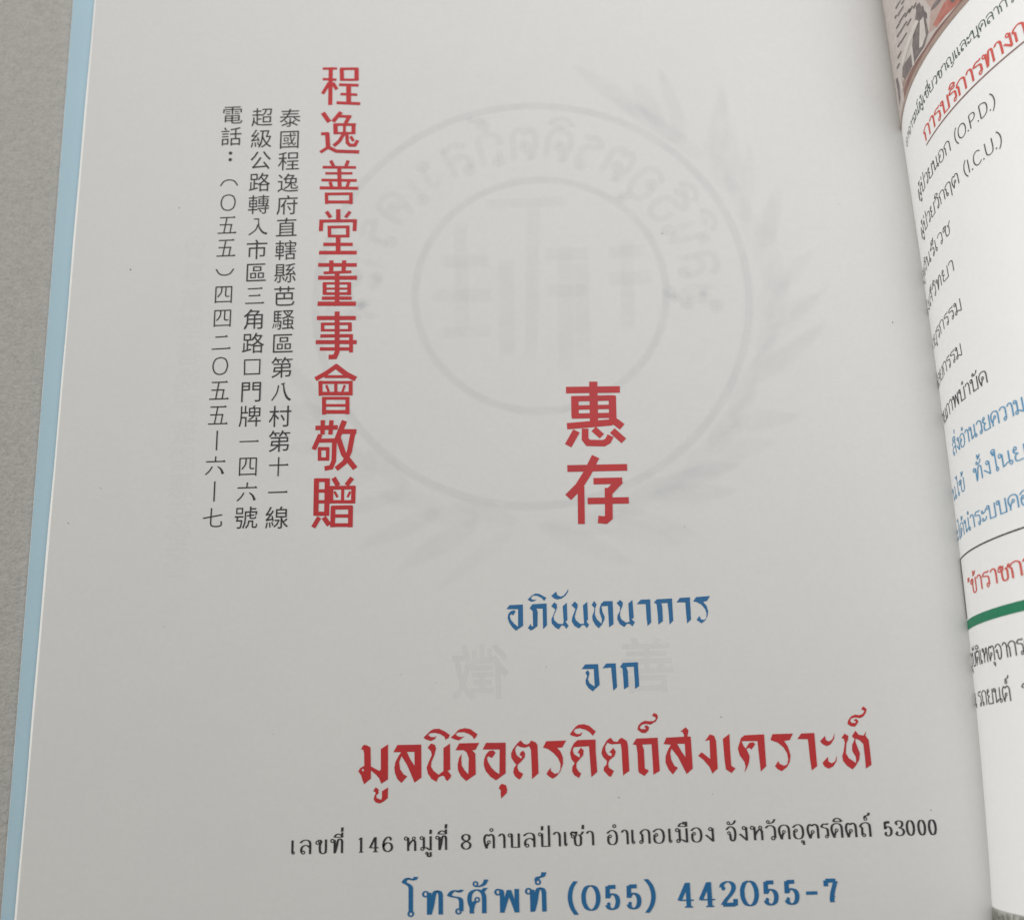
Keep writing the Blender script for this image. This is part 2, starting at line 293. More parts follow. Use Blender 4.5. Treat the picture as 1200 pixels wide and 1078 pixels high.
FONT = json.loads(r'''{"ก":[7.6,["l 1.4,0 1.4,5.8","s 1.4,5.6 1.1,6.6 .3,7.3 1.2,9 3.8,10 6,8.8 6.4,6.3 6.4,0"]],"ถ":[7.8,["l 1.5,6 1.3,1.3","s 1.5,5.8 1.2,6.6 .4,7.3 1.3,9 3.9,10 6.1,8.8 6.5,6.3 6.5,0","o 2.3,1.2 1"]],"ภ":[8.2,["l 2.3,6 2.3,1.2","s 2.3,5.8 2,6.6 1.2,7.3 2.1,9 4.6,10 6.6,8.8 7,6.3 7,0","o 1.3,1.2 1"]],"ฤ":[7.8,["l 1.5,6 1.3,1.3","s 1.5,5.8 1.2,6.6 .4,7.3 1.3,9 3.9,10 6.1,8.8 6.5,6.3 6.5,-3.5","o 2.3,1.2 1"]],"ข":[7.2,["o 1.3,7.8 1","s 1.3,9.4 2.8,9.6 3.4,8.2 2.7,5.8 2.8,2 3.4,.4 4.6,0 5.7,.6 6.1,2 6.1,10"]],"ช":[7.6,["o 1.3,7.6 1","s 1,9.2 2,9.9 2.7,9 3.5,9.4 3.4,7.6 2.7,5.8 2.8,2 3.4,.4 4.6,0 5.7,.6 6.1,2 6.1,6.3 4.9,7.6","s 4.9,7.4 6.5,8 7.5,10"]],"ซ":[7.8,["o 1.7,6.6 .9","s .8,7.5 .9,9.2 1.8,9.9 2.6,8.9 3.7,9.8 3.6,7.6 2.9,5.8 3,2 3.6,.4 4.8,0 5.9,.6 6.3,2 6.3,6.3 5.1,7.6","s 5.1,7.4 6.7,8 7.7,10"]],"บ":[8.0,["o 1.2,8.8 1","s 1.2,9.9 2.2,9.8 2.5,8.6","l 2.5,8.8 2.5,.2","l 2.1,.3 7.1,.3","l 6.8,0 6.8,10"]],"ป":[8.0,["o 1.2,8.8 1","l 2.5,9.4 2.5,.2","l 2.1,.3 7.1,.3","l 6.8,0 6.8,15"]],"น":[8.4,["o 1.2,8.8 1","l 2.5,9.4 2.5,.2","s 2.3,.5 3.5,.9 4.8,2 6.3,2.2","l 6.3,10 6.3,1.5","o 7.1,1.2 1"]],"ม":[7.8,["o 1.2,8.8 1","l 2.5,9.4 2.5,1.2","o 1.6,1.2 1","s 2.5,2.2 4.2,1.8 5.4,.7 6.6,.2","l 6.6,10 6.6,0"]],"ท":[7.9,["o 1.2,8.8 1","l 2.5,9.4 2.5,0","s 2.7,.4 3.6,4.5 4.2,8.5 5,10 6.2,9.6 6.6,8","l 6.6,8.6 6.6,0"]],"ห":[8.0,["o 1.2,8.8 1","l 2.5,9.4 2.5,0","s 2.6,3.4 4,6.2 5.6,7.6 6.4,6.6 6.6,5","o 5.8,8.8 .9","l 6.6,6.6 6.6,0"]],"ต":[8.0,["o 3.6,4.6 .9","s 3.2,3.7 2.2,1.6 2,0","s 2,0 1,3.5 .6,6.2 1.1,8.7 2.2,9.9 3.5,8.8 4.6,9.9 5.8,9.6 6.6,8.4 6.8,6.4 6.8,0"]],"ด":[8.0,["o 3.6,5.2 .9","s 3.2,4.3 2.2,1.8 2,0","s 2,0 1,3.5 .6,6.2 1.1,8.5 2.4,9.7 4,10 5.8,9.4 6.6,8 6.8,6.4 6.8,0"]],"ค":[8.0,["o 3.9,5.8 .9","s 3.1,5.2 2.1,3.6 1.7,2","l 1.6,3.4 1.6,0","s 1.6,2.6 .9,4.5 .7,6.6 1.2,8.6 2.4,9.7 4,10 5.8,9.4 6.6,8 6.8,6.4 6.8,0"]],"ศ":[8.3,["o 3.9,5.8 .9","s 3.1,5.2 2.1,3.6 1.7,2","l 1.6,3.4 1.6,0","s 1.6,2.6 .9,4.5 .7,6.6 1.2,8.6 2.4,9.7 4,10 5.4,9.5 6.4,8.4 6.8,6.4 6.8,0","l 5.8,8.9 7.5,10.8"]],"ล":[7.9,["o 2.3,1.2 1","s 1.2,1.2 1.1,3.4 1.8,5.3 3.4,6.2 5,5.9 6.6,4.4","s .5,8 1.8,9.4 3.8,10 5.8,9.3 6.6,7 6.6,0"]],"ส":[8.2,["o 2.3,1.2 1","s 1.2,1.2 1.1,3.4 1.8,5.3 3.4,6.2 5,5.9 6.6,4.4","s .5,8 1.8,9.4 3.8,10 5.8,9.3 6.6,7 6.6,0","l 5.6,8.8 7.4,10.8"]],"อ":[7.9,["o 2.2,5.9 .9","s 1.1,6 1,4 1,2.4 1.8,.6 3.7,0 5.6,.7 6.5,2.8 6.7,5.4 6.2,8.2 4.9,9.7 3.2,10 1.6,9.2 .5,7.9"]],"ธ":[7.6,["s 6.4,10.2 5.2,9.5 3.6,10 1.8,9.6 .7,8 2.6,7.2 5.2,6.8 6.5,5.5 6.6,3 5.8,.7 3.6,0 1.6,.9 1.1,3 1.4,5"]],"จ":[7.5,["o 1.9,5.6 .9","s 2.7,5 2.8,3 3,1.2 4.1,0 5.3,.5 6,2.4 6.3,5.5 5.8,8.2 4.4,9.7 2.8,10 1.4,9.2 .4,7.9"]],"ง":[5.9,["o 3.1,8.8 1","l 4.4,9.4 4.4,.2","l 4.6,0 .4,4.8"]],"ร":[6.3,["s 5.4,10.3 4.4,9.4 3,9.9 1.6,9.6 .5,8 2,7.3 4,6.9 4.9,6 5.1,4.6 5.1,1.2","o 4.0,1.1 1"]],"ว":[6.4,["s .5,8.2 1.4,9.5 2.9,10 4.5,9.2 5.2,7.2 5.2,1.2","o 4.1,1.1 1"]],"า":[5.4,["s .5,8.3 1.2,9.5 2.4,10 3.7,9.2 4.2,7.2","l 4.2,8 4.2,0"]],"เ":[3.8,["l 1.2,10 1.2,1","o 2.0,1.1 1"]],"แ":[7.2,["l 1.2,10 1.2,1","o 2.0,1.1 1","l 4.6,10 4.6,1","o 5.4,1.1 1"]],"โ":[5.2,["s 4.9,16.4 4.2,15.2 2.8,15.4 1.5,15.8 .3,14.2 1.8,13.2 2.8,12 2.9,10","l 2.9,11 2.9,1","o 2.9,.6 1"]],"ใ":[4.4,["o 1.9,12.6 .9","s 2.4,11.8 1,13.2 .8,14.6 1.9,15.6 3,14.6 2.8,12","l 2.8,13 2.8,1","o 3.2,.9 .9"]],"ไ":[4.4,["s .3,15.6 1.4,14 2.4,14.6 2.6,15.6","l 2.7,15.6 2.7,1","o 3.2,.9 .9"]],"ย":[7.6,["o 1.8,9 .9","s .9,9 .7,7.4 1.4,6 2.8,5.3 1.5,4.4 1.2,3 1.4,1 2,.3","l 1.8,.3 6.7,.3","l 6.5,0 6.5,10"]],"พ":[8.8,["o 1.2,8.8 1","s 1.2,9.8 2.2,9.6 2.6,8.4","l 2.6,8.8 2.6,0","l 2.5,0 5,9.6","l 4.9,9.6 7.6,0","l 7.6,0 7.6,10"]],"ผ":[8.2,["o 2.4,8.8 .9","l 1.4,9 1.4,0","l 1.4,0 4.1,6","l 4.1,6 6.9,0","l 6.9,0 6.9,10"]],"ณ":[11,["o 1.2,8.8 .9","l 2.3,9 2.3,1","o 1.4,1.1 .9","s 2.2,8 3.2,9.8 4.8,9.8 5.6,8 5.6,1","l 5.6,1 8.4,2","l 9,10 9,1","o 9.8,1.1 .9"]],"ญ":[10.4,["o 2.2,1.2 .9","s 1.2,1 1.2,6 .3,7.3 1.2,9 3.6,10 5.4,8.8 5.8,6.3 5.8,.3","l 5.6,.3 9.3,.3","l 9.3,0 9.3,10","s 4.6,-2 6,-3.4 7.4,-2 8.8,-2.2"]],"ะ":[5.0,["o 1.2,7.4 .8","s 1.2,6.5 2.6,6.3 4,7.2 4.4,8.8","o 1.2,2 .8","s 1.2,1.1 2.6,.9 4,1.8 4.4,3.4"]],"(":[4,["s 3.4,12.5 1.7,9.6 1,5.5 1.7,1.4 3.4,-1.8"]],")":[4,["s .6,12.5 2.3,9.6 3,5.5 2.3,1.4 .6,-1.8"]],"-":[6,["w .6 .72 l .6,4.6 5.4,4.6"]],"\"":[3.4,["l .8,12 .6,9","l 2.4,12 2.2,9"]],".":[2.6,["d 1.2,.5 .6"]],"O":[8.4,["s 4.2,11 1.6,9.6 .6,5.5 1.6,1.4 4.2,0 6.8,1.4 7.8,5.5 6.8,9.6 4.2,11"]],"P":[6.8,["l 1.2,0 1.2,11","s 1.2,11 4,11 5.8,9.8 5.8,7 4,5.4 1.2,5.2"]],"D":[8,["l 1.2,0 1.2,11","s 1.2,11 4,10.8 6.6,9 7.2,5.5 6.4,2 4,.2 1.2,0"]],"I":[2.6,["l 1.2,0 1.2,11"]],"C":[7.4,["s 6.8,9.4 4.6,11 2,10 .7,5.5 2,1 4.6,0 6.8,1.6"]],"U":[7.6,["s 1.1,11 1.1,3.6 2,.8 3.9,0 5.8,.8 6.6,3.6 6.6,11"]],"0":[8,["s 4,11 2.4,10.2 1.4,7.8 1.2,5.5 1.4,3.2 2.4,.8 4,0 5.6,.8 6.6,3.2 6.8,5.5 6.6,7.8 5.6,10.2 4,11"]],"1":[7,["l 3.6,.2 3.6,11","l 1.6,.2 5.6,.2","s 1.4,9.6 2.6,9.8 3.5,10.8"]],"2":[8,["d 1.8,8 .95","s 1,8.4 1.6,10 3.4,10.9 5.2,10.6 6.2,9.2 6.1,7.4 4.9,5.3 3,3.2 1.2,.7","w .45 .9 l 1.2,.7 6.6,.7","l 6.6,.2 6.8,3.2"]],"3":[8,["d 1.8,8.6 .85","s 1.1,9 2,10.5 3.8,10.9 5.4,10.3 5.9,8.6 5.2,6.7 3.2,5.8","s 3.2,5.8 5.4,5.2 6.5,3.2 5.8,1 3.8,.1 1.8,.5 1,2","d 1.7,2.4 .85"]],"4":[8.6,["l 4.9,.2 4.9,11","l 4.6,10.8 .7,3.2","l .5,3.2 7.4,3.2","l 3,.2 6.8,.2"]],"5":[8,["w .45 .9 l 1.7,10 5.6,10.1","l 1.7,10.4 1.5,5","s 1.5,5 2.6,6.6 4.2,6.9 5.8,6 6.5,3.8 5.8,1.2 4,.1 2.2,.5 1.2,2","d 1.9,2.4 .9"]],"6":[8,["s 6,9.6 4.6,10.9 2.8,9.8 1.5,7 1.3,4 2,1.2 4,0 6,1.2 6.6,3.4 5.8,5.8 4,6.6 2.2,5.6 1.4,3.6","d 5.8,9 .8"]],"7":[8,["w .45 .9 l 1,10.1 7,10.1","l 1.1,10.2 1.1,7.6","s 6.9,9.8 5.4,6.6 4.4,4 3.9,1.4","s 4.6,3.4 4,1.6 4.2,.5"]],"8":[8,["s 4,11 2.2,10.3 1.6,8.5 2.4,6.8 4.2,5.8 6,4.6 6.6,2.8 5.8,.8 4,0 2.2,.8 1.3,2.8 2,4.6 4,5.8 5.6,6.9 6.1,8.5 5.6,10.3 4,11"]]," ":[4.2,[]],"ิ":[0,["s -5.6,11.2 -5.2,12.5 -3.6,13.6 -1.6,13.3 -.3,12.3 .3,11.2","l -5.6,11.3 .3,11.3"]],"ี":[0,["s -5.6,11.2 -5.2,12.4 -3.6,13.5 -1.6,13.2 -.3,12.3 .1,11.2","l -5.6,11.3 .3,11.3","l 0,11.2 0,14.6"]],"ื":[0,["s -5.6,11.2 -5.2,12.4 -3.6,13.5 -1.6,13.2 -.3,12.3 .1,11.2","l -5.6,11.3 .3,11.3","l 0,11.2 0,14.6","l -1.9,12.6 -1.9,14.6"]],"ั":[0,["o -4.6,12.6 .95","s -4.6,11.6 -3,11.5 -1.4,12 -.3,13 .3,14.4"]],"่":[0,["l -.1,11.6 .1,14.6"]],"้":[0,["o -2.9,13.8 .7","s -2.2,13.4 -2.4,12.2 -3.1,11.6 -1.2,12.2 .2,14.4"]],"์":[0,["o -2.6,12.6 1","s -3.2,13.2 -2.6,14.6 -1.2,14.8 -.2,15.4 .2,16.8"]],"ํ":[0,["o -1.6,13 1.05"]],"ุ":[0,["o -1,-1.9 .8","l 0,-1.4 0,-4.2"]],"ู":[0,["o -3,-1.9 .8","s -2.1,-1.6 -2.2,-3.8 -1.2,-4.4 -.1,-4.2","l 0,-1.2 0,-4.4"]]}''')
CJK = json.loads(r'''{"一":["l 6,48 94,48","^ 94,48"],"二":["l 20,74 78,76","^ 78,76","l 6,14 94,16","^ 94,16"],"三":["l 14,86 84,87","^ 84,87","l 20,50 76,51","^ 76,51","l 5,12 94,12","^ 94,12"],"五":["l 14,90 88,90","^ 88,90","l 14,52 76,52","l 48,90 36,8","l 72,53 66,8","l 6,8 96,8","^ 96,8"],"六":["l 50,94 49,70","l 6,69 94,69","^ 94,69","s 36,46 24,26 6,8","W s 60,46 76,32 86,10"],"七":["l 5,46 92,60","s 42,92 41,40 42,16 52,8 74,7 88,12 88,30"],"四":["l 12,88 12,6","l 10,88 88,88","l 87,90 87,4","l 10,12 88,12","s 40,86 38,60 22,36","s 60,87 59,50 62,40 70,38 78,40"],"十":["l 6,56 94,56","^ 94,56","l 50,94 49,4"],"八":["s 38,82 30,44 8,8","W s 54,88 60,84 66,50 78,22 94,8","l 50,86 66,92"],"入":["s 50,62 40,34 8,8","l 30,92 56,92","W s 52,92 56,50 76,20 96,12"],"口":["l 14,88 16,12","l 14,86 88,86","l 86,88 86,12","l 14,16 88,16"],"〇":["s 50,92 26,82 16,50 26,18 50,8 74,18 84,50 74,82 50,92"],"｜":["w 3.4 3.4 l 51,96 51,2"],"︵":["s 8,20 24,44 50,52 76,44 92,20"],"︶":["s 8,60 24,36 50,28 76,36 92,60"],"：":["d 50,78 9","d 50,42 9"]}''')
TOPS = 'ิีืัํ'; TONES = '่้์'; LOW = 'ุู'
def width_box(ch):
    xs = []
    for it in FONT[ch][1]:
        k, P, w_, t_ = parse(it)
        if k in 'sl': xs += [p[0] for p in P]
        elif k in 'od': xs += [P[0][0]-P[1], P[0][0]+P[1]]
    return (min(xs), max(xs)) if xs else (0, FONT[ch][0])
def put_glyph(ink, ch, x0, x1, base, uy, a, b):
    g0, g1 = width_box(ch)
    k = (x1-x0-2*a*.9)/(g1-g0) if g1-g0 > .5 else uy
    draw_items(ink, FONT[ch][1], lambda p: (x0+a*.9+(p[0]-g0)*k, base+p[1]*uy), a, b)
    if ch == 'ป': return x0+a*.9+(6.8-4.2-g0)*k
    g = {'ะ': 4.2}.get(ch, None)
    return x1-a*.9
def put_marks(ink, marks, xs, base, u, a, b):
    top = any(c in TOPS for c in marks)
    for c in marks:
        dy = 3.6*u if (c in TONES and top) else 0
        draw_items(ink, FONT[c][1], lambda p: (xs+p[0]*u, base+dy+p[1]*u), a*(.95 if c not in TONES else 1.1), b)
def is_mark(c): return c in TOPS+TONES+LOW
def set_text(ink, text, s0, s1, i0, i1, base, uy, a, b, marks_scale=1.0):
    """lay out a line so that clusters i0..i1 span s0..s1"""
    cl = []
    for c in text:
        if is_mark(c): cl[-1][1] += c
        else: cl.append([c, ''])
    adv = [FONT[c][0] for c, m in cl]
    pos = [0]
    for x in adv: pos.append(pos[-1]+x)
    g0 = pos[i0]+width_box(cl[i0][0])[0]; g1 = pos[i1]+width_box(cl[i1][0])[1]
    k = (s1-s0)/(g1-g0); o = s0-g0*k
    for (c, m), p in zip(cl, pos):
        draw_items(ink, FONT[c][1], lambda q: (o+(p+q[0])*k, base+q[1]*uy), a, b)
        st = width_box(c)[1] if c != 'ป' else 2.6
        if m: put_marks(ink, m, o+(p+st)*k, base, uy, a, b)
    return o, k

# ---------------------------------------------------------------- the setting
def table():
    n = 40; X = 1.2; v = []; f = []
    for j in range(n+1):
        for i in range(n+1): v.append((-X+2*X*i/n, -X+2*X*j/n, -0.0030))
    for j in range(n):
        for i in range(n): a = j*(n+1)+i; f.append((a, a+1, a+n+2, a+n+1))
    b = len(v)
    v += [(-X, -X, -0.03), (X, -X, -0.03), (X, X, -0.03), (-X, X, -0.03)]
    c = [0, n, (n+1)*(n+1)-1, n*(n+1)]
    for i in range(4): f.append((c[i], b+i, b+(i+1) % 4, c[(i+1) % 4]))
    f.append((b+3, b+2, b+1, b))
    o = link('table_top', v, f, 'table'); o['kind'] = 'structure'
    return o
table()

# ---------------------------------------------------------------- the book
book = bpy.data.objects.new('open_book', None); COL.objects.link(book)
book.location = (0, 0, 0)
book['label'] = 'open book with red, blue and black Chinese and Thai lettering on its white left page'
book['category'] = 'book'
Y0, Y1 = -0.106, 0.150
PX = [-0.0921, -0.0958, -0.09817]      # left edge of the page, of the sheets below and of the cover
def frange(a, b, st):
    n = max(1, round((b-a)/st)); return [a+(b-a)*i/n for i in range(n+1)]
def sheet(name, us, vs, surf, thick, m, parent, label=None):
    v = []; f = []; nu, nv = len(us), len(vs)
    for h in (0.0, -thick):
        for t in vs:
            for u in us: v.append(surf(u, t, h))
    N = nu*nv
    for j in range(nv-1):
        for i in range(nu-1):
            a = j*nu+i; f.append((a, a+1, a+nu+1, a+nu)); f.append((N+a, N+a+nu, N+a+nu+1, N+a+1))
    def side(q):
        b = len(v); v.extend([v[i] for i in q]); f.append((b, b+1, b+2, b+3))
    for i in range(nu-1):
        side((i, N+i, N+i+1, i+1)); a = (nv-1)*nu+i; side((a, a+1, N+a+1, N+a))
    for j in range(nv-1):
        a = j*nu; side((a, a+nu, N+a+nu, N+a)); a = j*nu+nu-1; side((a, N+a, N+a+nu, a+nu))
    return link(name, v, f, m, parent, label, smooth=False)
usL = frange(PX[0], FLAT, .02)+frange(FLAT, .0885, .0006)[1:]
vs = frange(Y0, Y1, .005)
left = sheet('left_page', usL, vs, left_pt, 0.00012, 'paper', book, 'flat white left page printed with the dedication')
for p in left.data.polygons: p.use_smooth = True
# a few sheets fanned out just past the edge of the top one
for i, (dx, dz) in enumerate([(0.0, -.0014)]):
    random.seed(i)
    jog = [random.uniform(-.00006, .00006) for _ in range(4)]
    def sf(u, v, h, dx=dx, dz=dz, jog=jog):
        x = u
        if u < -.08: x = u-dx+jog[0]*math.sin(v*22+i)+jog[1]*math.sin(v*57)
        return (x, v, dz+h)
    sheet('page', [PX[0], -.05, .075], vs, sf, 0.00012, 'paper_edge', book)
v = []; f = []
for t in vs:
    j = .00005*math.sin(t*70)+.00004*math.sin(t*190+1)
    v += [(PX[0]+.0002, t, -.00016), (PX[0]-.00004, t, -.00020), (PX[0]-.00085+j, t, -.00105), (PX[0]-.00085+j, t, -.0012), (PX[0]+.0002, t, -.0012)]
for i in range(len(vs)-1):
    for q in range(4): f.append((5*i+q, 5*i+5+q, 5*i+6+q, 5*i+q+1))
link('fanned_page_edges', v, f, 'paper_edge', book)
# blue card cover lying on the table, wrapping the spine to the right half
cv = frange(Y0-.002, Y1+.002, .01)
def cover_pt(u, v, h):
    x = u
    if u < -.09: x = PX[1]+(PX[2]-PX[1])*(v-(-.085))/.197
    return (x, v, -0.0019+h)
sheet('cover', [-.095, -.05, 0, .05, .10, .15, .20, .252], cv, cover_pt, 0.0006, 'cover', book, 'light blue card cover showing beyond the left edge of the pages')
sheet('cover_edge', [0, 1], cv, lambda u, v, h: (cover_pt(-.095, v, 0)[0]+(-.00004 if u == 0 else .00010), v, -0.00188+h), 0.00064, 'cover_edge', book)

# right half: thick block of pages under the curling right page
st = [-.005, -.004, -.003, -.002, -.001]+[i*DS for i in range(0, 166)]
st = [s for k, s in enumerate(st) if s <= .07 or k % 4 == 0]
right = sheet('right_page', st, vs, right_pt, 0.00012, 'paper_right', book, 'white right page curling up steeply out of the gutter')
for p in right.data.polygons: p.use_smooth = True
def block():
    v = []; f = []; ss = [s for s in st if s >= 0][::2]; ss = ss+[.1655]
    vv = frange(Y0+.0003, Y1-.0003, .02)
    nu = len(ss)
    for t in vv:
        for s in ss:
            p = right_pt(s, t, -0.0006); v.append((max(p[0], seam_x(min(.14, t))+.0006), p[1], p[2]))
    N = len(v)
    for t in vv:
        for s in ss:
            p = right_pt(s, t, 0); x = seam_x(min(.14, t))+.0006+(s/.1655)*.160; v.append((x, p[1] if s < .1 else p[1], -0.0012))
    nv = len(vv)
    for j in range(nv-1):
        for i in range(nu-1):
            a = j*nu+i; f.append((a, a+1, a+nu+1, a+nu)); f.append((N+a, N+a+nu, N+a+nu+1, N+a+1))
        a = j*nu; f.append((a, a+nu, N+a+nu, N+a)); a += nu-1; f.append((a, N+a, N+a+nu, a+nu))
    for i in range(nu-1):
        f.append((i, N+i, N+i+1, i+1)); a = (nv-1)*nu+i; f.append((a, a+1, N+a+1, N+a))
    return link('page_block', v, f, 'block', book)
block()

